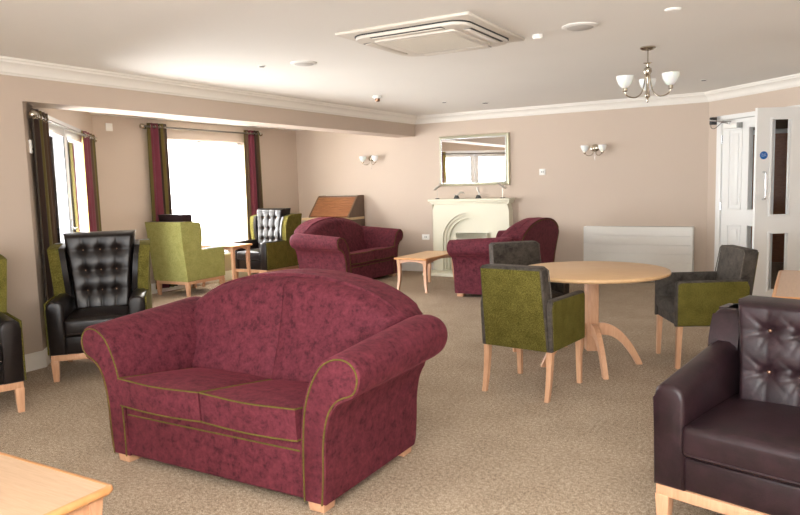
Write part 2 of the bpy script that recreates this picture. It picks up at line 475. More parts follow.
hd = MB(TA); hd.box(mid-.06, mid-.03, -.02, .0, .95, 1.15, .006).tube([(mid-.045, -.01, 1.06), (mid-.045, -.05, 1.06), (mid-.16, -.055, 1.06)], .009, 8)
hd.build('door_handle', 'silver', d1)
TRA = TA @ Matrix.Translation((1.60, -.05, 0))
rod(TRA, 2.96, 2.055, 'satin metal curtain pole above the glazed patio doors in the angled bay wall')
curtain(TRA @ Matrix.Translation((-1.26, 0, 0)), .44, .04, 2.055, 'stripe_c', 'brown and olive striped curtain left of the patio doors, beside the wall edge', 4, .46)
curtain(TRA @ Matrix.Translation((1.09, 0, 0)), .72, .04, 2.055, 'stripe_d', 'purple and olive striped curtain right of the patio doors, behind black armchair', 4, .78, n_eye=6)

# ---- double fire doors (door_2) in the diagonal wall
fr = MB(TD)
LX0, LX1, LZ = .256, 1.86, 2.08
fr.box(FD0, LX0-.004, -.02, .17, 0, FDZ, .004).box(LX1+.004, FD1, -.02, .17, 0, FDZ, .004).box(FD0, FD1, -.02, .17, LZ+.004, FDZ, .004)
d2 = struct(fr.build('door_2', 'doorwhite'))
def leaf(T, Wd, hinge_z=(.25, 1.02, 1.85)):
    """leaf in local frame: x from hinge to leading edge, y thickness"""
    t0, t1 = 0, .044
    vx0, vx1 = Wd-.35, Wd-.15          # vision panel
    m = MB(T)
    zs = (.20, .80, .985, 1.965)
    m.box(0, vx0, t0, t1, .006, LZ).box(vx1, Wd, t0, t1, .006, LZ)
    m.box(vx0, vx1, t0, t1, .006, zs[0]).box(vx0, vx1, t0, t1, zs[1], zs[2]).box(vx0, vx1, t0, t1, zs[3], LZ)
    lf = m.build('door_leaf', 'doorwhite', d2, smooth=False)
    for za, zb in ((zs[0], zs[1]), (zs[2], zs[3])):
        # raised moulded panel
        for yy, sg in ((t0, -1), (t1, 1)):
            p = MB(T)
            for x0_, x1_, q0, q1 in ((.11, .13, za+.0, zb), (vx0-.13, vx0-.11, za, zb)): p.box(x0_, x1_, min(yy, yy+sg*.008), max(yy, yy+sg*.008), q0, q1, .003)
            for q in (za, zb-.02): p.box(.11, vx0-.11, min(yy, yy+sg*.008), max(yy, yy+sg*.008), q, q+.02, .003)
            p.box(.17, vx0-.17, min(yy, yy+sg*.006), max(yy, yy+sg*.006), za+.06, zb-.06, .004)
            p.build('moulded_panel', 'doorwhite', lf)
        MB(T).box(vx0, vx1, t0+.018, t0+.026, za, zb).build('glass', 'glass', lf, smooth=False)
        for yy, sg in ((t0, -1), (t1, 1)):
            b = MB(T); ya, yb = min(yy, yy+sg*.01), max(yy, yy+sg*.01)
            for xa, xb, q0, q1 in ((vx0-.015, vx0+.006, za-.015, zb+.015), (vx1-.006, vx1+.015, za-.015, zb+.015), (vx0, vx1, za-.015, za+.006), (vx0, vx1, zb-.006, zb+.015)):
                b.box(xa, xb, ya, yb, q0, q1, .003)
            b.build('glazing_bead', 'doorwhite', lf)
    for z in hinge_z:
        MB(T).tube([(-.004, -.006, z-.05), (-.004, -.006, z+.05)], .008, 8).build('hinge', 'silver', lf)
    return lf, (vx0, vx1)
TL1 = TD @ Matrix.Translation((LX0, .0, 0))
lf1, _ = leaf(TL1, .8)
# second leaf: hinged at LX1, swung open into the room
hx, hy = td(LX1)
import_dir = math.atan2(8.09-hy, -.446-hx)
TL2 = Matrix.Translation((hx, hy, 0)) @ Matrix.Rotation(import_dir, 4, 'Z')
lf2, (v0, v1) = leaf(TL2, .8)
# facing side of leaf 2 towards the camera is local +y
FY = .044
def hnd(T, x, y, sg):
    z0, z1 = 1.15, 1.43
    P = smooth_path([(x, y, z0), (x, y+sg*.045, z0+.005), (x, y+sg*.052, z0+.04), (x, y+sg*.052, z1-.04), (x, y+sg*.045, z1-.005), (x, y, z1)], 4)
    return MB(T).tube(P, .0095, 8)
hnd(TL2, .8-.075, FY, 1).build('door_handle', 'silver', lf2)
sg = MB(TL2 @ Matrix.Translation((.8-.075, FY, 1.6)) @ Matrix.Rotation(-PI/2, 4, 'X')); sg.lathe([(.04, 0), (.04, .003), (0.0001, .003)], (0, 0, 0), 28)
sign = sg.build('fire_door_sign', 'blue', lf2)
# closer on the leaf with arm
cl = MB(TL2); cl.box(.02, .24, FY, FY+.05, LZ-.1, LZ-.035, .006); co = cl.build('door_closer', 'grey_plastic', lf2)
cl = MB(TL1); cl.box(.06, .3, -.055, -.001, LZ-.11, LZ-.05, .006); co = cl.build('door_closer', 'plastic', lf1)
MB(TL1).box(.3, .34, -.057, -.001, LZ-.112, LZ-.048, .004).build('closer_cap', 'grey_plastic', co)
MB(TL1).tube([(.18, -.06, LZ-.05), (.1, -.12, LZ-.02), (-.08, -.13, LZ+.01)], .009, 8).tube([(.18, -.06, LZ-.06), (.18, -.06, LZ-.03)], .014, 10).tube([(.02, -.12, LZ-.0), (.1, -.16, LZ-.02), (.24, -.08, LZ-.03)], .006, 6).build('closer_arm', 'silver', co)
mg = MB(TD); mg.box(FD0-.05, FD0+.0, -.09, -.0, 2.04, 2.13, .006)
mgo = tag(mg.build('door_magnet', 'blackplastic'), 'small black box with a looped cable at the top left of the white door frame', 'door magnet')
MB(TD).tube(smooth_path([(FD0-.02, -.09, 2.05), (FD0+.0, -.1, 2.0), (FD0+.06, -.1, 1.985), (FD0+.12, -.09, 2.02), (FD0+.17, -.06, 2.07)], 4), .004, 6).build('cable', 'blackplastic', mgo)
# sign text on leaf 2
def text(body, T, size, mat, parent, name='lettering'):
    cu = bpy.data.curves.new(name, 'FONT'); cu.body = body; cu.size = size; cu.align_x = 'CENTER'; cu.align_y = 'CENTER'; cu.extrude = .0004
    o = bpy.data.objects.new(name, cu); C.objects.link(o)
    dg = bpy.context.evaluated_depsgraph_get(); me = bpy.data.meshes.new_from_object(o.evaluated_get(dg))
    bpy.data.objects.remove(o); me.transform(T); me.materials.clear(); me.materials.append(M[mat])
    ob = bpy.data.objects.new(name, me); C.objects.link(ob); ob.parent = parent; return ob
TS = TL2 @ Matrix.Translation((.8-.075, FY+.0035, 1.6)) @ Matrix.Rotation(PI, 4, 'Z') @ Matrix.Rotation(PI/2, 4, 'X')
text('Fire door', TS @ Matrix.Translation((0, .012, 0)), .012, 'signwhite', sign)
text('keep shut', TS @ Matrix.Translation((0, -.006, 0)), .012, 'signwhite', sign)

# corridor behind the doors
wallbox('wall_corridor_far', -1.6, 4.2, 12.6, 12.8, 0, H, 'corr')
wallbox('wall_corridor_left', -1.29, -1.09, D+.2, 12.7, 0, H, 'corr')
wallbox('wall_corridor_right', 4.0, 4.2, 6.5, 12.7, 0, H, 'corr')
wallbox('wall_corridor_near', ex+.2, 4.2, 6.3, 6.5, 0, H, 'corr')
cf = MB().box(-.85, -.78, 12.56, 12.6, 0, 2.1, .004).box(-.12, -.05, 12.56, 12.6, 0, 2.1, .004).box(-.85, -.05, 12.56, 12.6, 2.03, 2.1, .004).build('door_3', 'doorwhite'); struct(cf)
MB().box(-.78, -.12, 12.57, 12.6, 0, 2.03).build('door_leaf', 'corr_wood', cf)
cw = MB().box(.28, .33, 11.9, 11.95, 0, H).box(.55, .58, 11.9, 11.95, 0, H).box(-1.05, 4.0, 12.585, 12.6, .85, .93).build('trim_5', 'doorwhite'); struct(cw)
ct = thing('console_table', 'brown wooden side table seen through the door glass', 'table', (.45, 11.5, 0), .2)
MB().box(-.6, .6, -.22, .22, .72, .76, .006).build('table_top', 'corr_wood', ct)
for x in (-.55, .55):
    for y in (-.17, .17): MB().box(x-.025, x+.025, y-.025, y+.025, 0, .72, .004).build('leg', 'corr_wood', ct)

# ------------------------------------------------------------------ sofas
def make_sofa(label, group):
    s = thing('sofa', label, 'sofa', group=group)
    yf, yb = -.41, .41
    # base with front rail
    MB().box(-.585, .585, yf+.01, yb-.02, .045, .31, .02, 3).build('base', 'velvet', s)
    A = [(.57, .045), (.572, .2), (.578, .34), (.592, .46), (.625, .565), (.68, .66), (.74, .703), (.8, .716), (.852, .702), (.886, .664), (.893, .615),
         (.876, .565), (.845, .54), (.81, .527), (.775, .505), (.742, .46), (.72, .39), (.707, .3), (.702, .18), (.69, .045)]
    prof = smooth_path(A, 3)
    for sx in (-1, 1):
        def warp(co, sx=sx):
            x, y, z = co; t = (y-yf)/.8
            # roll swells a little towards the back and closes in a rounded end
            k = 1+.12*t*(1 if z > .5 else 0)*max(0, min(1, (z-.5)/.1))
            cx, cz = .8, .615
            w = max(0, min(1, (z-.42)/.14))
            x2 = cx+(x-cx)*(1+.22*t*w); z2 = z+(.03*t*w)+(z-.62)*.22*t*w
            e_ = max(0, (t-.86)/.154); q_ = 1-.3*(1-math.sqrt(max(0, 1-min(1, e_)**2)))*w
            return (sx*(cx+.03+(x2-cx-.03)*q_), y, .64+(z2-.64)*q_ if w > .5 else z2)
        a = MB(); a.prism([tuple(p) for p in prof], yf, .40, 'Y', .012, 3, warp=warp, n=24)
        ao = a.build('arm', 'velvet', s, ang=50)
        P = [(sx*p[0], yf-.004, p[1]) for p in smooth_path(A, 3)]
        # inner spiral of the scroll
        sp = [(.876, .565), (.845, .545), (.82, .56)]
        pp = MB(); c = Vector((.73, 0, .4))
        ins = []
        for q in smooth_path(A, 3):
            v_ = Vector((q[0], q[1])); ins.append(v_)
        # inset outline a little so the cord lies on the front face edge
        out = []
        for i, v_ in enumerate(ins):
            a_ = ins[max(i-1, 0)]; b_ = ins[min(i+1, len(ins)-1)]; d_ = (b_-a_).normalized(); nrm = Vector((d_.y, -d_.x))
            q = v_ + nrm*.013
            out.append((sx*q.x, yf-.002, q.y))
        pp.tube(out, .0038, 6).build('piping', 'piping', ao)
    # front piping on base rail
    MB().tube([(-.56, yf+.008, .268), (.56, yf+.008, .268)], .0038, 6).build('piping', 'piping', s)
    # back shell, camel shaped
    def zt(u): return .945-.26*u*u-.45*u**6
    N = 28; X = [-.725+1.45*i/N for i in range(N+1)]
    prof = [(-.67, .045), (.67, .045), (.67, .4), (.71, .6)] + [(x, zt(x)-.004) for x in reversed(X)] + [(-.71, .6), (-.67, .4)]
    lean = lambda co: (co[0], co[1]+.16*max(0, co[2]-.3), co[2])
    MB().prism(prof, .2, yb, 'Y', .035, 4, warp=lean, n=1).build('back', 'velvet', s, ang=50)
    pr = [Vector((x, zt(x))) for x in X]
    pp = [(x*.97, 0, zt(x)-.022) for x in X]
    pp = [(-.65, 0, .06), (-.65, 0, .4), (-.69, 0, .6)] + pp + [(.69, 0, .6), (.65, 0, .4), (.65, 0, .06)]
    MB().tube([lean((p[0], yb+.003, p[2])) for p in pp], .004, 6).build('piping', 'piping', s)
    # inner back pads
    for sx in (-1, 1):
        def front(u, v, sx=sx):
            x = .002+u*.722; zz = .35+v*(zt(x)-.35)
            e = min(1, (1-u)/.12, (1-v)/.14, u/.02+.72, v/.08+.4); e = math.sqrt(max(0, 1-(1-e)**2))
            y = .30-.19*e-.02*math.sin(PI*u)*math.sin(PI*min(1, v*1.1)) + .16*max(0, zz-.3) - .075*max(0, 1-v*1.2)**2
            return (sx*x, y, zz)
        def back(u, v, sx=sx):
            x = .002+u*.722; zz = .35+v*(zt(x)-.35); return (sx*x, .305+.16*max(0, zz-.3), zz)
        MB().solid(front, back, 22, 22).build('back_pad', 'velvet', s, ang=60)
    # seat cushions
    for sx in (-1, 1):
        x0, x1, y0, y1, z0, z1 = .006, .572, yf-.035, .16, .325, .468
        L, W_ = x1-x0, y1-y0
        def crown(u, v): return .028*(math.sin(PI*u)*math.sin(PI*v))**.6 if 0 < u < 1 and 0 < v < 1 else 0
        def edge(u, v): return 0
        b = bmesh.new(); b.free()
        m = MB()
        def top(u, v, sx=sx):
            return (sx*(x0+u*L), y0+v*W_ + .006*math.cos(PI*u*2), z1+crown(u, v)-.085*v - .006*math.sin(PI*u)*(1-v)**6)
        def bot(u, v, sx=sx):
            return (sx*(x0+u*L), y0+.012+v*(W_-.012), z0-.0+(-.010*math.sin(PI*u)*(1-v)**6))
        o = m.solid(top, bot, 20, 20).build('seat_cushion', 'velvet', s, ang=55)
        for f_, zo in ((top, 0), (bot, 0)):
            pts = [f_(0, k/10) for k in range(10, 0, -1)] + [f_(k/20, 0) for k in range(21)] + [f_(1, k/10) for k in range(1, 11)]
            pts = [(p[0], p[1]-.001, p[2]) for p in pts]
            MB().tube(pts, .004, 6).build('piping', 'piping', o)
    for x in (-.63, .63):
        for y in (yf+.06, yb-.06):
            MB().box(x-.045, x+.045, y-.045, y+.045, 0, .05, .004, taper=.88).build('foot', 'beech', s)
    return s
SG = 'burgundy velvet two-seat sofas'
sofa = make_sofa('burgundy velvet camelback sofa nearest the camera, with olive piping', SG)
sofa.location = (-2.44, 2.71, 0)
dup(sofa, (-5.82, 8.51, 0), PI/2, 'burgundy velvet camelback sofa in front of the roll-top bureau, left of small coffee table', SG)
dup(sofa, (-3.32, 8.42, 0), -PI/2, 'burgundy velvet camelback sofa right of the fireplace, seen from its side and back', SG)

# ------------------------------------------------------------------ tufted wing armchairs
def make_armchair(label, lea, out_mat, high=True, group=None, W=.72, back_mat=None, cols=3, rows=3):
    c = thing('armchair', label, 'armchair', group=group)
    hw = W/2; yf, yb = -.37, .36; Z0 = .205
    # wood plinth and legs
    r = MB()
    r.box(-hw+.02, hw-.02, yf+.015, yf+.055, Z0-.045, Z0, .003).box(-hw+.02, hw-.02, yb-.055, yb-.015, Z0-.045, Z0, .003)
    r.box(-hw+.02, -hw+.06, yf+.055, yb-.055, Z0-.045, Z0, .003).box(hw-.06, hw-.02, yf+.055, yb-.055, Z0-.045, Z0, .003)
    r.build('frame_rail', 'beech', c)
    for sx in (-1, 1):
        for sy, y in ((-1, yf+.04), (1, yb-.04)):
            x = sx*(hw-.045)
            MB().box(x-.028, x+.028, y-.028, y+.028, 0, Z0-.04, .003, taper=.7).build('leg', 'beech', c)
    # seat base + cushion
    MB().box(-hw+.11, hw-.11, yf+.02, yb-.04, Z0, .34, .012, 3).build('seat_base', lea, c)
    def crown(x): return x
    x0, x1, y0, y1, z0, z1 = -hw+.125, hw-.125, yf-.012, .2, .345, .47
    b = bmesh.new(); mm = MB(); mm.box(x0, x1, y0, y1, z0, z1, .026, 4)
    bmesh.ops.subdivide_edges(mm.bm, edges=[e for e in mm.bm.edges if e.calc_length() > .1], cuts=8, use_grid_fill=True)
    for v in mm.bm.verts:
        u = (v.co.x-x0)/(x1-x0); w = (v.co.y-y0)/(y1-y0)
        if v.co.z > .44: v.co.z += .03*max(0, math.sin(PI*u))**.7*max(0, math.sin(PI*w))**.7
    so = mm.build('seat_cushion', lea, c, ang=60)
    MB().tube([(x0+.02, y0+.0, z0+.018), (x1-.02, y0+.0, z0+.018)], .004, 6).build('piping', lea, so)
    # arms
    zt_b = 1.0 if high else .82
    for sx in (-1, 1):
        def X(a): return sx*a
        A = [(hw-.135, Z0), (hw-.135, .56), (hw-.125, .595), (hw-.095, .615), (hw-.045, .615), (hw-.018, .595), (hw-.012, .56), (hw-.012, Z0)]
        prof = [(sx*p[0], p[1]) for p in A]
        ao = MB().prism(prof, yf, yb-.05, 'Y', .02, 3, warp=(None if high else (lambda co: (co[0], co[1], co[2]+(.08*(co[1]-yf)/.6 if co[2] > .5 else 0))))).build('arm', lea, c, ang=50)
        if out_mat != lea:
            x0_, x1_ = sorted((sx*(hw-.013), sx*hw))
            MB().prism([(yf+.02, Z0+.004), (yb+.003, Z0+.004), (yb+.003+.108*.4, .605), (yf+.02, .605)], x0_, x1_, 'X', .003, 1).build('side_panel', out_mat, c)
        # wing: swept sheet rising from the arm to the top of the back
        def wing(u, v, off, sx=sx, fwd=0):
            z = .585+v*(zt_b-.585)
            if high: yfr = .06-.03*math.sin(PI*v)+.108*(z-.2)*.6
            else: yfr = .05+.10*v+.10*max(0, v-.75)
            yre = yb+.108*(z-.2)
            y = yfr-fwd+(yre-yfr+fwd)*u
            fl = (.035 if high else .012)*(v**1.5)*(1-.45*u)
            zz = z - (.03*(1-u)**3*(v**6))
            return (sx*(hw-.004+fl+off), y, zz)
        if high and out_mat != lea:
            wo = MB().solid(lambda u, v: wing(u, v, -.085), lambda u, v: wing(u, v, 0), 10, 14).build('wing', out_mat, c, ang=50)
            MB().solid(lambda u, v: wing(u, v, -.125, fwd=.0), lambda u, v: wing(u, v, -.084, fwd=.012), 10, 14).build('wing_lining', lea, wo, ang=50)
        else:
            def wr_(u, v, off):
                p = wing(u, v, off); k = math.sqrt(max(0, 1-(1-min(1, v/.0001 if 0 else 1))**2)); return p
            prof = [(-.035, 0), (.0, .02)]
            m = MB(); n_ = 20; pr_ = []
            for i in range(n_+1):
                v = i/n_; z = .56+v*(zt_b-.02-.56)
                y = .20-.02*math.sin(PI*v)+.035*v**2
                pr_.append((y, z))
            # rounded top
            pr_ += [(y_, z_) for y_, z_ in ((.245, zt_b-.006), (.27, zt_b))] + [(yb+.108*(zt_b-.2), zt_b), (yb+.108*.36, .56)]
            x0_, x1_ = sorted((sx*(hw-.13), sx*(hw-.004)))
            m.prism(pr_, x0_, x1_, 'X', .035, 4).build('wing', lea, c, ang=60)
    # back shell
    lean = .12
    def bs(u, v, y):
        z = Z0+v*(zt_b-Z0); w = hw-.008+((.017 if high else .0)*max(0, (z-.5)/.5)**1.3 if z > .5 else 0)
        return ((u*2-1)*w, y+lean*(z-.2)*.9, z)
    MB().solid(lambda u, v: bs(u, v, yb-.13), lambda u, v: bs(u, v, yb-.012), 10, 16).build('back_frame', lea, c, ang=50)
    if out_mat != lea:
        MB().solid(lambda u, v: bs(u, v, yb-.011), lambda u, v: bs(u, v, yb+.003), 10, 16).build('back_panel', out_mat, c, ang=50)
    # tufted cushion
    zc0, zc1 = .46, (1.09 if high else .885)
    wb_, wt_ = (hw-.15 if high else hw-.165), (hw-.085 if high else hw-.135)
    bx = [(k+1)/(cols+1) for k in range(cols)]; bz = [(k+1)/(rows+.85) for k in range(rows)] if high else [.33, .73]
    xs = [0]+bx+[1]; zs = [0]+bz+[1]
    def cell(t, g):
        for a, b_ in zip(g, g[1:]):
            if t <= b_+1e-9: return (t-a)/(b_-a)
        return 1
    yc = .10 if high else .12
    def P(u, v):
        z = zc0+v*(zc1-zc0); w = wb_+(wt_-wb_)*v**1.5
        e = min(1, u/.05, (1-u)/.05, v/.05, (1-v)/.05); e = math.sin(max(0, e)*PI/2)
        fu, fv = cell(u, xs), cell(v, zs)
        puff = (max(0, math.sin(PI*fu))**.45)*.5+(max(0, math.sin(PI*fv))**.45)*.5
        W2 = (w*2); dm = 0
        for a in bx:
            for b_ in bz:
                r2 = ((u-a)*W2)**2+((v-b_)*(zc1-zc0))**2
                dm += .75*math.exp(-r2/.0006)+.35*math.exp(-r2/.004)
                if not high:
                    q1 = (u-a)*W2; q2 = (v-b_)*(zc1-zc0); dg_ = min(abs(q1*.35-q2), abs(q1*-.9-q2), abs(q1*2.2-q2))
                    dm += .22*math.exp(-(dg_/.008)**2)*math.exp(-r2/.006)
        y = yc-.03-.05*e-(.016 if high else .008)*puff+.026*min(1.2, dm)+lean*(z-.2)
        return ((u*2-1)*w, y, z)
    def Pb(u, v):
        z = zc0+v*(zc1-zc0); w = (wb_+(wt_-wb_)*v**1.5)
        return ((u*2-1)*w, yc+.10+lean*(z-.2), z)
    bc = MB().solid(P, Pb, 60, 64).build('back_cushion', lea, c, ang=70)
    for a in bx:
        for b_ in bz:
            p = P(a, b_); MB().ball((p[0], p[1]-.001, p[2]), .009, 10, (1, .7, 1)).build('button', 'brass', bc)
    return c
AG = 'tufted wing armchairs'
def face(dx, dy): return math.atan2(dy, dx)+PI/2      # local front is -Y
arm = make_armchair('black leather wing armchair with green sides and buttoned back, beside the wall edge', 'leather_b', 'green', group=AG)
th = math.radians(47)
fl_ = Vector((-4.93, 3.18)); ex_ = Vector((math.cos(th), math.sin(th))); ey_ = Vector((-math.sin(th), math.cos(th)))
cpos = fl_ + ex_*.32 + ey_*.325 + Vector((.065, -.05))
arm.location = (cpos.x, cpos.y, 0); arm.rotation_euler = (0, 0, th)
dup(arm, (-4.825, 2.39, 0), face(.94, -.34), 'black leather wing armchair cut off by the left edge of the picture', AG)
dup(arm, (-7.12, 8.14, 0), math.radians(-2), 'black leather wing armchair with green sides in the bay corner, behind low table', AG)
arm2 = make_armchair('lime green armchair turned away, dark buttoned cushion just showing over its back', 'leather_p', 'limegreen', group=AG, W=.62)
arm2.location = (-7.31, 6.79, 0); arm2.rotation_euler = (0, 0, PI+math.radians(2))
arm3 = make_armchair('low plum brown leather armchair with buttoned back in right foreground', 'leather_p', 'leather_p', high=False, W=.80, cols=3, rows=2)
th = math.radians(-15); fl_ = Vector((-.49, 2.785)); ex_ = Vector((math.cos(th), math.sin(th))); ey_ = Vector((-math.sin(th), math.cos(th)))
cpos = fl_ + ex_*.385 + ey_*.37
arm3.location = (cpos.x, cpos.y, 0); arm3.rotation_euler = (0, 0, th)

# ------------------------------------------------------------------ dining chairs
def make_dchair(label, group):
    c = thing('dining_chair', label, 'chair', group=group)
    hw = .265; yf, yb = -.27, .25
    for sx in (-1, 1):
        for y, q in ((yf+.035, 1), (yb-.035, 1.2)):
            x = sx*(hw-.035)
            m = MB(); m.prism([(-.02, -.02), (.02, -.02), (.02, .02), (-.02, .02)], 0, .335, 'Z', 0, n=4,
                warp=lambda co, x=x, y=y, q=q, yy=y: (x+co[0]*(.72+.28*co[2]/.335), y+co[1]*(.72+.28*co[2]/.335)+(.05*(1-co[2]/.335)**2 if q > 1 else -.01*(1-co[2]/.335)), co[2]))
            m.build('leg', 'beech', c)
    MB().box(-hw+.05, hw-.05, yf+.012, yb-.05, .32, .39, .008).build('seat_rail', 'grey', c)
    MB().box(-hw+.055, hw-.055, yf-.005, yb-.09, .385, .47, .025, 4).build('seat', 'grey', c)
    for sx in (-1, 1):
        prof = [(yf, .318), (yb-.01, .318), (yb+.01, .6), (yb-.01, .655), (yf+.02, .652), (yf, .635)]
        x0, x1 = sorted((sx*(hw-.055), sx*(hw-.004)))
        a = MB().prism(prof, x0, x1, 'X', .01, 2).build('arm', 'grey', c)
        prof2 = [(yf+.012, .325), (yb-.02, .325), (yb-.0, .6), (yb-.02, .645), (yf+.03, .64), (yf+.012, .624)]
        x0, x1 = sorted((sx*(hw-.005), sx*hw))
        MB().prism(prof2, x0, x1, 'X', .002, 1).build('side_panel', 'green', a)
    bw = .235
    def L(co): return (co[0]*(1-.09*(co[2]-.3)), co[1]+.17*max(0, co[2]-.42), co[2])
    MB().prism([(-bw, .318), (bw, .318), (bw, .85), (bw-.02, .868), (-bw+.02, .868), (-bw, .85)], yb-.1, yb, 'Y', .012, 2, warp=L, n=6).build('backrest', 'grey', c)
    MB().prism([(-bw+.012, .322), (bw-.012, .322), (bw-.012, .85), (-bw+.012, .85)], yb-.002, yb+.006, 'Y', .002, 1, warp=L, n=6).build('back_panel', 'green', c)
    e = [(-bw, yb-.1, .45), (-bw, yb-.1, .845), (-bw+.03, yb-.1, .867), (bw-.03, yb-.1, .867), (bw, yb-.1, .845), (bw, yb-.1, .45)]
    MB().tube([L(p) for p in e], .004, 6).build('piping', 'edge', c)
    return c
DG = 'green and grey dining armchairs'
dc = make_dchair('dining armchair nearest the camera, its green back turned to us, at round table', DG)
dc.location = (-1.585, 4.50, 0); dc.rotation_euler = (0, 0, PI-.13)
f3 = Vector((-1.895, 5.545)); d3 = Vector((.707, -.707)); p3 = f3-d3*.235
dup(dc, (p3.x, p3.y, 0), face(d3.x, d3.y), 'dining armchair behind the round table, only its grey velvet back showing', DG)
d2_ = Vector((-.89, -.45)).normalized(); f2 = Vector((-.875, 5.58)); p2 = f2-d2_*.235
dup(dc, (p2.x, p2.y, 0), face(d2_.x, d2_.y), 'dining armchair right of the round table, green side towards us', DG)

# ------------------------------------------------------------------ tables
rt = thing('round_table', 'round beech pedestal dining table with four curved feet', 'table', (-1.37, 5.20, 0), math.radians(30))
R_ = .56
MB().lathe([(.0001, .705), (R_-.02, .705), (R_-.004, .712), (R_, .722), (R_-.004, .733), (R_-.012, .737), (.0001, .737)], n=72).build('table_top', 'beech_top', rt, ang=50)
MB().lathe([(.0001, .7345), (R_-.002, .7345)], n=4) if 0 else None
MB().box(-.045, .045, -.045, .045, .12, .67, .01, 3).build('column', 'beech', rt)
MB().box(-.2, .2, -.035, .035, .67, .706, .006).box(-.035, .035, -.2, .2, .668, .706, .006).build('top_bearer', 'beech', rt)
for k in range(4):
    T = Matrix.Rotation(k*PI/2, 4, 'Z')
    up = smooth_path([(.04, .33), (.11, .325), (.2, .28), (.29, .18), (.36, .06), (.385, 0)], 5)
    dn = smooth_path([(.34, 0), (.3, .07), (.23, .165), (.15, .225), (.08, .24), (.04, .24)], 5)
    MB().prism([tuple(p) for p in up]+[tuple(p) for p in dn], -.018, .018, 'Y', .004, 2, T=T).build('foot', 'beech', rt)

def coffee(label, loc, rot, L=1.0, W=.5, Ht=.45, top='beech_top', edge='beech_edge', legm='beech', name='coffee_table', arch=True):
    t = thing(name, label, 'table', loc, rot)
    MB().box(-L/2+.012, L/2-.012, -W/2+.012, W/2-.012, Ht-.024, Ht+.0, .004, 1).build('table_top', top, t)
    e = MB()
    prof = [(.0, -.026), (.012, -.026), (.02, -.018), (.022, -.010), (.018, -.002), (.008, .001), (0, .001)]
    # bullnose lipping as a swept ring
    ring = []
    rc = .035
    for cx, cy, a0 in ((L/2-rc, W/2-rc, 0), (-L/2+rc, W/2-rc, 90), (-L/2+rc, -W/2+rc, 180), (L/2-rc, -W/2+rc, 270)):
        for k in range(5):
            a = math.radians(a0+k*22.5); ring.append((cx, cy, a))
    vs = []; fs = []; n = len(prof)
    for cx, cy, a in ring:
        for p in prof:
            r = rc-.022+p[0]; vs.append((cx+math.cos(a)*r, cy+math.sin(a)*r, Ht+p[1]))
    m = len(ring)
    for i in range(m):
        j = (i+1) % m
        for k in range(n): fs.append((i*n+k, j*n+k, j*n+(k+1) % n, i*n+(k+1) % n))
    e._add(vs, fs); e.build('edge_lipping', edge, t, ang=50)
    ih, iw = L/2-.06, W/2-.05
    a = MB()
    def apron(l0, l1, axis, off):
        N = 12; bot = []
        for k in range(N+1):
            u = k/N; x = l0+(l1-l0)*u; z = Ht-.095+(.045*math.sin(PI*u)**.8 if arch else .0)
            bot.append((x, z))
        a.prism(bot+[(l1, Ht-.026), (l0, Ht-.026)], off-.009, off+.009, axis, 0)
    for y in (-iw, iw): apron(-ih, ih, 'Y', y)
    for x in (-ih, ih): apron(-iw, iw, 'X', x)
    a.build('apron', legm, t, ang=30)
    for sx in (-1, 1):
        for sy in (-1, 1):
            x, y = sx*ih, sy*iw
            m_ = MB()
            def w_(co, x=x, y=y, sx=sx, sy=sy):
                z = co[2]/Ht; k = .62+.38*z; k += .0
                fl = .016*(1-z)**3 - .010*math.sin(PI*z)
                return (x+co[0]*k+sx*fl, y+co[1]*k+sy*fl, co[2])
            m_.prism([(-.024, -.024), (.024, -.024), (.024, .024), (-.024, .024)], 0, Ht-.026, 'Z', 0, n=8, warp=w_)
            m_.build('leg', legm, t, ang=30)
    return t
coffee('beech coffee table cut off by the bottom left corner of the picture', (-2.46, 1.18, 0), 0, 1.02, .52, .45, 'beech_top2')
coffee('small beech coffee table with arched rails, between the two far sofas', (-4.41, 8.30, 0), PI/2, .98, .5, .45)
coffee('small beech side table between the two armchairs by the bay window', (-7.26, 7.435, 0), 0, .70, .42, .61, name='side_table')
coffee('pale pinkish wooden table behind the plum leather armchair at the right edge', (.27, 5.06, 0), PI/2, 1.26, .84, .72, wood('pinkish_top', (196, 162, 134), (208, 176, 148), (1.2, 16, 6)), name='dining_table', arch=False)

# ------------------------------------------------------------------ roll-top bureau
bu = thing('bureau', 'roll-top wooden bureau with brown slatted shutter against the back wall', 'bureau', (0, 0, 0))
bx0, bx1 = -7.17, -6.36
side = [(9.78, .89), (9.30, .89), (9.33, .94), (9.58, 1.22), (9.61, 1.245), (9.78, 1.245)]
for x in (bx0, bx1-.03): MB().prism(side, x, x+.03, 'X', .003, 1).build('side_panel', 'walnut', bu)
MB().box(bx0+.03, bx1-.03, 9.60, 9.78, 1.215, 1.24, .003).build('top', 'walnut', bu)
tb = MB(); n = 9
for k in range(n):
    a, b = k/n, (k+1)/n
    y0, z0 = 9.325+.26*a, .91+.30*a; y1, z1 = 9.325+.26*b, .91+.30*b
    dx, dz = -.007, .007
    tb.prism([(y0, z0), (y0+dx, z0+dz+.003), (y1+dx, z1+dz-.003), (y1, z1), (y1+.01, z1-.01), (y0+.01, z0-.01)], bx0+.03, bx1-.03, 'X')
tb.build('tambour', 'tambour', bu, ang=20)
MB().box(bx0-.1, bx1, 9.24, 9.78, .85, .889, .006).build('desk_top', 'pale_oak', bu)
MB().box(bx0-.07, bx1-.02, 9.32, 9.77, .06, .85, .004).build('carcass', 'pale_oak', bu)
for k in range(3):
    z = .1+k*.25
    d_ = MB().box(bx0-.04, bx1-.03, 9.305, 9.322, z, z+.23, .005).build('drawer', 'pale_oak', bu)
    MB().ball(((bx0+bx1)/2-.2, 9.295, z+.125), .014).ball(((bx0+bx1)/2+.15, 9.295, z+.125), .014).build('drawer_knob', 'chrome', d_)
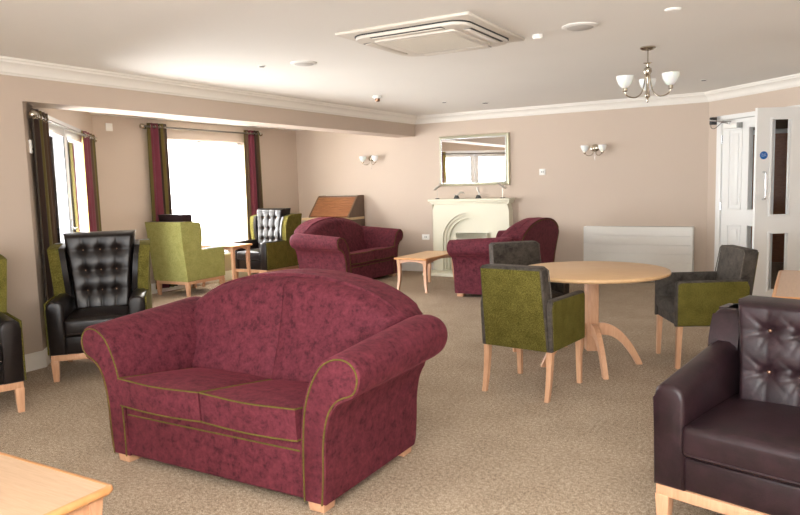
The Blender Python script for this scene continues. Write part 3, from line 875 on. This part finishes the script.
MB().box(bx0-.05, bx1-.02, 9.35, 9.75, 0, .06).build('plinth', 'walnut', bu)
MB().box(bx1-.02, bx1+.002, 9.30, 9.78, 0, .85, .003).build('side_panel', 'walnut', bu)

# ------------------------------------------------------------------ fireplace
fp = thing('fireplace', 'cream stone fireplace surround with arched opening on the back wall', 'fireplace', (0, 0, 0))
fx0, fx1, fy = -5.0, -3.74, 9.62; fc = (fx0+fx1)/2
MB().box(fx0-.05, fx1+.03, fy-.06, D, 1.125, 1.16, .006).box(fx0-.03, fx1+.015, fy-.035, D, 1.10, 1.125, .006).box(fx0-.015, fx1+.005, fy-.015, D, 1.08, 1.10, .005).build('mantel_shelf', 'stone', fp)
def arch(hw, zs, zt, n=24):
    return [(fc-hw, .05)] + [(fc+hw*math.cos(PI-PI*k/n), zs+(zt-zs)*math.sin(PI*k/n)) for k in range(n+1)] + [(fc+hw, .05)]
def arch_face(m, inner, x0, x1, z1, y0, y1):
    n = len(inner)
    out = []
    for (x, z) in inner:
        # project to outer rectangle
        if z <= inner[1][1]+1e-6: out.append((x0 if x < fc else x1, z))
        else:
            dx, dz = x-fc, z-inner[1][1]
            kx = ((x1-fc) if dx > 0 else (fc-x0))/max(1e-6, abs(dx)); kz = (z1-inner[1][1])/max(1e-6, dz)
            k = min(kx, kz); out.append((fc+dx*k, inner[1][1]+dz*k))
    vs = []; fs = []
    for y in (y0, y1):
        vs += [(x, y, z) for x, z in inner] + [(x, y, z) for x, z in out]
    o = 2*n
    for i in range(n-1):
        fs += [(i, i+1, n+i+1, n+i), (o+i, o+n+i, o+n+i+1, o+i+1), (i, o+i, o+i+1, i+1), (n+i, n+i+1, o+n+i+1, o+n+i)]
    fs += [(0, n, o+n, o), (n-1, o+n-1, o+2*n-1, 2*n-1)]
    m._add(vs, fs)
m = MB(); arch_face(m, arch(.46, .52, .95), fx0, fx1, 1.08, fy, D-.01)
m.box(fx0, fx0+.004, fy, D, .05, 1.08)
m.build('surround', 'stone', fp, ang=30)
def ringarch(h0, h1, zs, t0, t1, y0, y1, mat, name, bev=.006):
    o = arch(h1, zs, t1); i = arch(h0, zs, t0)
    return MB().prism(o+i[::-1], y0, y1, 'Y', bev, 2).build(name, mat, fp, ang=35)
ringarch(.425, .459, .52, .912, .949, fy+.03, D-.02, 'stone', 'arch_moulding')
ringarch(.385, .43, .52, .868, .915, fy+.06, D-.02, 'stone', 'arch_moulding')
MB().prism(arch(.39, .52, .87), D-.07, D-.012, 'Y').build('back_panel', 'stone', fp, ang=30)
MB().box(fx0-.05, fx1+.05, 9.33, 9.8, 0, .05, .008).build('hearth', 'stone', fp)
# silver framed electric fire
ff = thing('electric_fire', 'silver framed electric fire standing inside the fireplace arch', 'heater', (fc, 0, 0))
xs0, xs1, zt_ = -.26, .26, .64
fr_ = MB(); y0 = 9.50
def quadbar(p, q, r_, s_):   # front sloped bar from outer edge (p,q) to inner (r,s)
    pass
O = [(xs0, .06), (xs0, zt_), (xs1, zt_), (xs1, .06)]; I_ = [(xs0+.07, .06), (xs0+.07, zt_-.09), (xs1-.07, zt_-.09), (xs1-.07, .06)]
vs = [(x, 9.66, z) for x, z in O]+[(x, 9.54, z) for x, z in I_]+[(x, 9.72, z) for x, z in O]+[(x, 9.72, z) for x, z in I_]
fs = []
for k in range(3): fs += [(k, k+1, 5+k, 4+k), (8+k, 12+k, 13+k, 9+k), (k, 8+k, 9+k, k+1), (4+k, 5+k, 13+k, 12+k)]
fs += [(0, 4, 12, 8), (3, 11, 15, 7)]
fr_._add(vs, fs); fr_.build('frame', 'silver', ff, smooth=False)
MB().box(xs0+.06, xs1-.06, 9.6, 9.72, .051, zt_-.08, .004).build('fire_box', 'blackplastic', ff)
MB().box(xs0, xs1, 9.50, 9.6, .051, .12, .01).build('base_tray', 'silver', ff)

# mirror
mi = thing('mirror', 'rectangular wall mirror in beaded silver frame above the fireplace', 'mirror', (0, 0, 0))
mx0, mx1, mz0, mz1 = -4.93, -3.785, 1.355, 2.115
MB().box(-(mx1-mx0)/2+.04, (mx1-mx0)/2-.04, -.003, .003, mz0+.04, mz1-.04, T=Matrix.Translation(((mx0+mx1)/2, D-.036, 0)) @ Matrix.Rotation(math.radians(.8), 4, 'Z')).build('glass', 'mirror', mi, smooth=False)
MB().box(mx0+.02, mx1-.02, D-.026, D-.002, mz0+.02, mz1-.02).build('backing', 'walnut', mi, smooth=False)
fp_ = [(0, 0), (0, -.03), (.008, -.045), (.02, -.05), (.03, -.042), (.042, -.044), (.055, -.036), (.06, -.028), (.06, 0)]
fm = MB(); vs = []; fs = []; n = len(fp_)
for (cx, cz, sx, sz) in ((mx0, mz0, 1, 1), (mx1, mz0, -1, 1), (mx1, mz1, -1, -1), (mx0, mz1, 1, -1)):
    for p in fp_: vs.append((cx+sx*p[0], D-.002+p[1], cz+sz*p[0]))
for i in range(4):
    j = (i+1) % 4
    for k in range(n): fs.append((i*n+k, j*n+k, j*n+(k+1) % n, i*n+(k+1) % n))
fm._add(vs, fs); fm.build('frame', 'frame', mi, ang=30)
bd = MB()
def beads(a, b, n):
    for k in range(n):
        t_ = (k+.5)/n; bd.ball((a[0]+(b[0]-a[0])*t_, D-.05, a[1]+(b[1]-a[1])*t_), .011, 8, (1.0, .8, 1.0))
q = .045
beads((mx0+q, mz0+q), (mx1-q, mz0+q), 38); beads((mx0+q, mz1-q), (mx1-q, mz1-q), 38)
beads((mx0+q, mz0+q), (mx0+q, mz1-q), 24); beads((mx1-q, mz0+q), (mx1-q, mz1-q), 24)
bd.build('beading', 'silver', mi)

# ornaments on mantel
MZ = 1.16
def tall_orn(x, flip, label):
    o = thing('ornament', label, 'ornament', (x, 9.66, MZ), 0, 'silver ornaments on the mantel shelf')
    MB().lathe([(.035, 0), (.035, .008), (.01, .014), (.0001, .014)]).build('base', 'slot', o)
    s = flip
    MB().tube(smooth_path([(0, 0, .01), (0, 0, .12), (s*-.005, 0, .17)], 4), .003, 8).build('stem', 'orn', o)
    b = MB(); P = smooth_path([(s*.09, 0, .235), (s*.045, 0, .205), (0, 0, .18), (-s*.04, 0, .15), (-s*.06, 0, .155)], 4)
    nP = len(P); b.tube(P, [.003+.017*math.sin(PI*min(1, (i+.3)/nP)) for i in range(nP)], 8)
    b.tube(smooth_path([(s*.03, 0, .2), (s*.05, 0, .26), (s*.045, 0, .3), (s*.07, 0, .31)], 4), .006, 6)
    b.build('bird_figure', 'orn', o)
def small_orn(x, pts, label):
    o = thing('ornament', label, 'ornament', (x, 9.66, MZ), 0, 'silver ornaments on the mantel shelf')
    MB().prism([(-.045, 0), (.045, 0), (.02, .05), (-.02, .055)], -.02, .02, 'Y', .006).build('base', 'slot', o)
    P = smooth_path(pts, 4); n = len(P)
    MB().tube(P, [.004+.010*math.sin(PI*min(1, (i+.4)/n)) for i in range(n)], 8).build('bird_figure', 'orn', o)
tall_orn(-4.93, 1, 'tall thin silver bird ornament at the left end of the mantel shelf')
tall_orn(-3.85, -1, 'tall thin silver bird ornament at the right end of the mantel shelf')
small_orn(-4.60, [(-.05, 0, .07), (0, 0, .05), (.06, 0, .09), (.11, 0, .09), (.13, 0, .07)], 'small silver bird ornament bending to the right, second from left on the mantel shelf')
small_orn(-4.24, [(.05, 0, .06), (.02, 0, .05), (.01, 0, .09), (-.015, 0, .14), (-.01, 0, .17)], 'small upright silver bird ornament, third from left on the mantel shelf')

# ------------------------------------------------------------------ radiator
ra = thing('radiator', 'long low white radiator cover with horizontal grooves on the back wall', 'radiator', (0, 0, 0))
rx0, rx1 = -2.66, -1.24; RY = 9.66
MB().box(rx0, rx1, RY+.008, D-.002, .03, .75, .006).build('casing', 'white', ra)
for k in range(6):
    z0 = .035+k*.119; pn = MB().box(rx0+.002, rx1-.002, RY, RY+.02, z0, z0+.1165, .0025, 1)
    pn.build('front_panel', 'white', ra)
g = MB(); 
for k in range(46): g.box(rx0+.03+k*.03, rx0+.045+k*.03, RY+.03, D-.03, .749, .7515)
g.build('top_grille', 'grey_plastic', ra, smooth=False)

# ------------------------------------------------------------------ wall lamps
def bowl(m, c, r, h):
    P = [(r*.28, 0), (r*.5, h*.1), (r*.78, h*.38), (r*.95, h*.72), (r, h), (r-.004, h), (r*.9, h*.7), (r*.72, h*.4), (r*.45, h*.16), (.0001, h*.1)]
    m.lathe(P, c, 24)
def sconce(x, z, label):
    o = thing('wall_lamp', label, 'wall lamp', (x, D, z), 0, 'twin wall lamps on the back wall')
    MB(Matrix.Rotation(PI/2, 4, 'X')).lathe([(.05, 0), (.05, .012), (.03, .025), (.012, .03), (.0001, .03)], (0, .03, 0), 24, sx=1.2).build('wall_plate', 'chrome', o)
    for sx in (-1, 1):
        P = smooth_path([(0, -.025, .02), (sx*.03, -.06, -.06), (sx*.075, -.09, -.075), (sx*.115, -.1, -.05), (sx*.12, -.1, -.02)], 5)
        a = MB().tube(P, .005, 8).lathe([(.012, -.03), (.018, -.02), (.018, 0), (.01, .004)], (sx*.12, -.1, -.02), 12).build('arm', 'chrome', o)
        m = MB(); bowl(m, (sx*.12, -.1, -.02), .058, .085); m.build('lamp_shade', 'opal', o)
    MB().tube([(0, -.03, -.02), (0, -.03, -.13)], .0015, 6).ball((0, -.03, -.135), .007).build('pull_cord', 'silver', o)
sconce(-6.19, 1.81, 'twin wall lamp with two glass bowls above the roll-top bureau')
sconce(-2.53, 1.80, 'twin wall lamp with two glass bowls on the wall above the white radiator')

# chandelier
ch = thing('chandelier', 'three arm metal chandelier with white glass bowls hanging from the ceiling', 'chandelier', (-1.13, 6.0, 0))
MB().lathe([(.0001, H), (.06, H), (.062, H-.01), (.045, H-.022), (.012, H-.03), (.0001, H-.03)], n=24).build('ceiling_rose', 'chrome', ch)
MB().tube([(0, 0, H-.03), (0, 0, 2.32)], .006, 8).build('rod', 'chrome', ch)
MB().lathe([(.0001, 2.335), (.035, 2.33), (.012, 2.32), (.01, 2.30), (.03, 2.285), (.034, 2.26), (.02, 2.235), (.012, 2.215), (.012, 2.09), (.022, 2.075), (.02, 2.06), (.008, 2.045), (.008, 2.02), (.0001, 2.012)], n=16).build('stem', 'chrome', ch)
base_ang = math.atan2(1, -.19)+0.0
for k in range(3):
    a = base_ang+k*2*PI/3; T = Matrix.Rotation(a, 4, 'Z')
    P = smooth_path([(.018, 0, 2.24), (.03, 0, 2.16), (.055, 0, 2.09), (.10, 0, 2.058), (.155, 0, 2.06), (.19, 0, 2.08), (.198, 0, 2.115)], 5)
    m = MB(T); m.tube(P, .0055, 8); m.lathe([(.01, -.03), (.02, -.025), (.02, 0), (.012, .004)], (.198, 0, 2.13), 12); m.build('arm', 'chrome', ch)
    m = MB(T); bowl(m, (.198, 0, 2.13), .068, .095); m.build('lamp_shade', 'opal', ch)

# ------------------------------------------------------------------ ceiling fittings
ac = thing('ceiling_air_conditioner', 'square white cassette air conditioner with louvres set in the ceiling', 'air conditioner', (-2.31, 4.52, H))
MB().box(-.5, .5, -.5, .5, -.022, 0, .01, 3).build('fascia_panel', 'cream_plastic', ac)
def rsq(r, rc, n=8):
    P = []
    for cx, cy, a0 in ((r-rc, r-rc, 0), (-r+rc, r-rc, 90), (-r+rc, -r+rc, 180), (r-rc, -r+rc, 270)):
        for k in range(n+1):
            a = math.radians(a0+90*k/n); P.append((cx+rc*math.cos(a), cy+rc*math.sin(a)))
    return P
MB().prism(rsq(.43, .12), -.05, -.02, 'Z', .012, 3).build('body', 'cream_plastic', ac)
MB().prism(rsq(.435, .12), -.03, -.022, 'Z').build('shadow_gap', 'slot', ac)
for k in range(4):
    T = Matrix.Rotation(k*PI/2, 4, 'Z')
    sl = MB(T).box(-.27, .27, -.418, -.36, -.052, -.045).build('air_slot', 'slot', ac, smooth=False)
    MB(T @ Matrix.Translation((0, -.381, -.054)) @ Matrix.Rotation(.12, 4, 'X')).box(-.265, .265, -.022, .026, -.003, .003, .001).build('louvre', 'cream_plastic', sl)
MB().prism(rsq(.31, .03), -.062, -.045, 'Z', .004).build('intake_panel', 'cream_plastic', ac)
g = MB()
for k in range(26):
    y = -.25+k*.02
    g.box(-.26, .26, y, y+.008, -.0635, -.06)
g.build('intake_grille', 'cream_grille', ac, smooth=False)
def disc(name, x, y, r, label, cat, mat='plastic', z=H, inner='light_grey', dep=.012):
    o = thing(name, label, cat, (x, y, z))
    MB().lathe([(.0001, 0), (r, 0), (r, -dep*.4), (r*.9, -dep), (r*.75, -dep*1.0), (.0001, -dep)], n=32).build('rim', mat, o)
    MB().lathe([(.0001, -dep-.001), (r*.74, -dep-.001), (r*.7, -dep-.003), (.0001, -dep-.003)], n=32).build('centre', inner, o)
    return o
disc('ceiling_speaker', -1.366, 4.88, .122, 'large round speaker grille in the ceiling, left of the chandelier', 'ceiling speaker')
disc('ceiling_speaker', -3.70, 4.83, .11, 'round grille in the ceiling between the air conditioner and the bay', 'ceiling speaker')
disc('smoke_detector', -.748, 4.76, .05, 'small round white ceiling detector at the top right, past the large speaker', 'detector', inner='plastic')
disc('smoke_detector', -1.70, 4.98, .04, 'small round white ceiling detector next to the right corner of the air conditioner', 'detector', inner='plastic', dep=.03)
disc('ceiling_disc', -4.07, 4.72, .03, 'tiny round plate on the ceiling left of the round grille', 'ceiling plate', inner='slot', dep=.006)
disc('ceiling_disc', -1.0, 8.45, .035, 'tiny round plate on the ceiling right of the chandelier', 'ceiling plate', inner='slot', dep=.006)
disc('ceiling_disc', -4.1, 8.29, .035, 'tiny round plate on the ceiling in front of the mirror, the left one', 'ceiling plate', inner='slot', dep=.006)
disc('ceiling_disc', -3.72, 8.75, .05, 'flat round plate on the ceiling above the mirror, the right one', 'ceiling plate', inner='slot', dep=.006)
sd = thing('smoke_detector', 'white bell shaped smoke detector hanging below ceiling beside the cornice', 'detector', (-4.42, 7.16, H))
MB().lathe([(.0001, 0), (.055, 0), (.055, -.02), (.04, -.03), (.0001, -.03)], n=24).build('base', 'plastic', sd)
MB().lathe([(.0001, -.03), (.03, -.03), (.03, -.055), (.022, -.065), (.0001, -.065)], n=24).build('sensor', 'brass', sd)

# wall plates
def plate(T, w, h, label, name='wall_socket', cat='socket', holes=True):
    o = tag(MB(T).box(-w/2, w/2, -.01, 0, -h/2, h/2, .003).build(name, 'plastic'), label, cat)
    if holes: MB(T).box(-.02, -.006, -.012, -.009, -.012, .012, .001).box(.006, .02, -.012, -.009, -.012, .012, .001).build('rocker', 'grey_plastic', o)
    return o
plate(Matrix.Translation((-3.29, D, 1.525)), .09, .09, 'small white control plate on wall right of the mirror', 'wall_switch', 'switch')
plate(Matrix.Translation((-5.22, D, .555)), .13, .085, 'white socket on the wall left of the fireplace')
plate(Matrix.Translation((XW, 5.98, 2.24)) @ Matrix.Rotation(PI/2, 4, 'Z'), .1, .1, 'blank white plate high on the bay wall left of the curtain', 'wall_plate', 'wall plate', False)
o = tag(MB(TA @ Matrix.Translation((.12, 0, 1.80))).box(-.025, .025, -.02, 0, -.055, .055, .006).build('wall_sensor', 'plastic'), 'slim white sensor on the wall beside the patio door curtain', 'sensor')
MB(TA @ Matrix.Translation((.12, -.021, 1.78)) @ Matrix.Rotation(PI/2, 4, 'X')).lathe([(.011, 0), (.011, .003), (.0001, .003)], n=12).build('lens', 'slot', o)

# ------------------------------------------------------------------ outside
gp = MB().box(-22, -8.0, -14, 24, -.12, -.02)
struct(gp.build('ground_outside', 'paving', smooth=False))
struct(MB().box(-12, 12, -16, YR-.25, -.12, -.02).build('ground_rear', 'paving', smooth=False))
struct(MB().prism([(-8.0, -3.2), (XL-.3, -3.2), (XL-.3, 3.4), (-8.0, 5.7)], -.12, -.02, 'Z').build('ground_patio', 'paving', smooth=False))

# ------------------------------------------------------------------ light
wd_ = bpy.data.worlds.new('World'); bpy.context.scene.world = wd_; wd_.use_nodes = True
bg = wd_.node_tree.nodes['Background']; bg.inputs[0].default_value = (.93, .97, 1, 1); bg.inputs[1].default_value = 4.0

def area(name, loc, target, sx, sy, power, col=(1, 1, 1), spread=180):
    l = bpy.data.lights.new(name, 'AREA'); l.shape = 'RECTANGLE'; l.size = sx; l.size_y = sy; l.energy = power; l.color = col
    l.spread = math.radians(spread)
    o = bpy.data.objects.new(name, l); C.objects.link(o); o.location = loc
    o.rotation_euler = (Vector(target)-Vector(loc)).to_track_quat('-Z', 'Y').to_euler(); return o
pd = TA @ Vector(((DA0+DA1)/2, .5, .95)); pt = TA @ Vector(((DA0+DA1)/2, -3, 1.35))
area('daylight_patio', pd, pt, 1.9, 1.9, 190, (.97, .98, 1))
area('daylight_bay', (XW-.5, 7.62, 1.3), (XW+3, 7.62, 1.3), 1.7, 1.6, 230, (.97, .98, 1))
area('fill_rear', (-2.0, YR-.5, 1.2), (-2.0, 4, 1.9), 5.0, 1.3, 90, (.97, .98, 1))  # added fill lamp outside the added rear window, no known daylight source
area('photo_flash', (.1, -.15, 1.78), (-2.2, 5, 1.5), .25, .25, 16, (1, .98, .95))
area('fill_ceiling', (.3, -1.4, 1.0), (.3, -.9, 2.455), .8, .8, 330, (.92, .96, 1))  # added fill lamp aimed at the ceiling, brightens the whole room evenly

# ------------------------------------------------------------------ camera
cam = bpy.data.cameras.new('Camera'); co_ = bpy.data.objects.new('Camera', cam); C.objects.link(co_)
bpy.context.scene.camera = co_
cam.sensor_width = 36; cam.lens = 696.4/800*36; cam.sensor_fit = 'HORIZONTAL'; cam.clip_start = .05
yaw, p, r = .52761, .10617, -.028245
cy, sy = math.cos(yaw), math.sin(yaw)
f = Vector((-sy*math.cos(p), cy*math.cos(p), -math.sin(p))); right = Vector((cy, sy, 0)); up = right.cross(f)
r2 = math.cos(r)*right+math.sin(r)*up; u2 = -math.sin(r)*right+math.cos(r)*up
co_.matrix_world = Matrix.Translation((0, 0, 1.42)) @ Matrix((r2, u2, -f)).transposed().to_4x4()

sc = bpy.context.scene
sc.view_settings.view_transform = 'Standard'; sc.view_settings.look = 'None'
sc.view_settings.exposure = .38; sc.view_settings.gamma = 1; sc.view_settings.use_curve_mapping = False
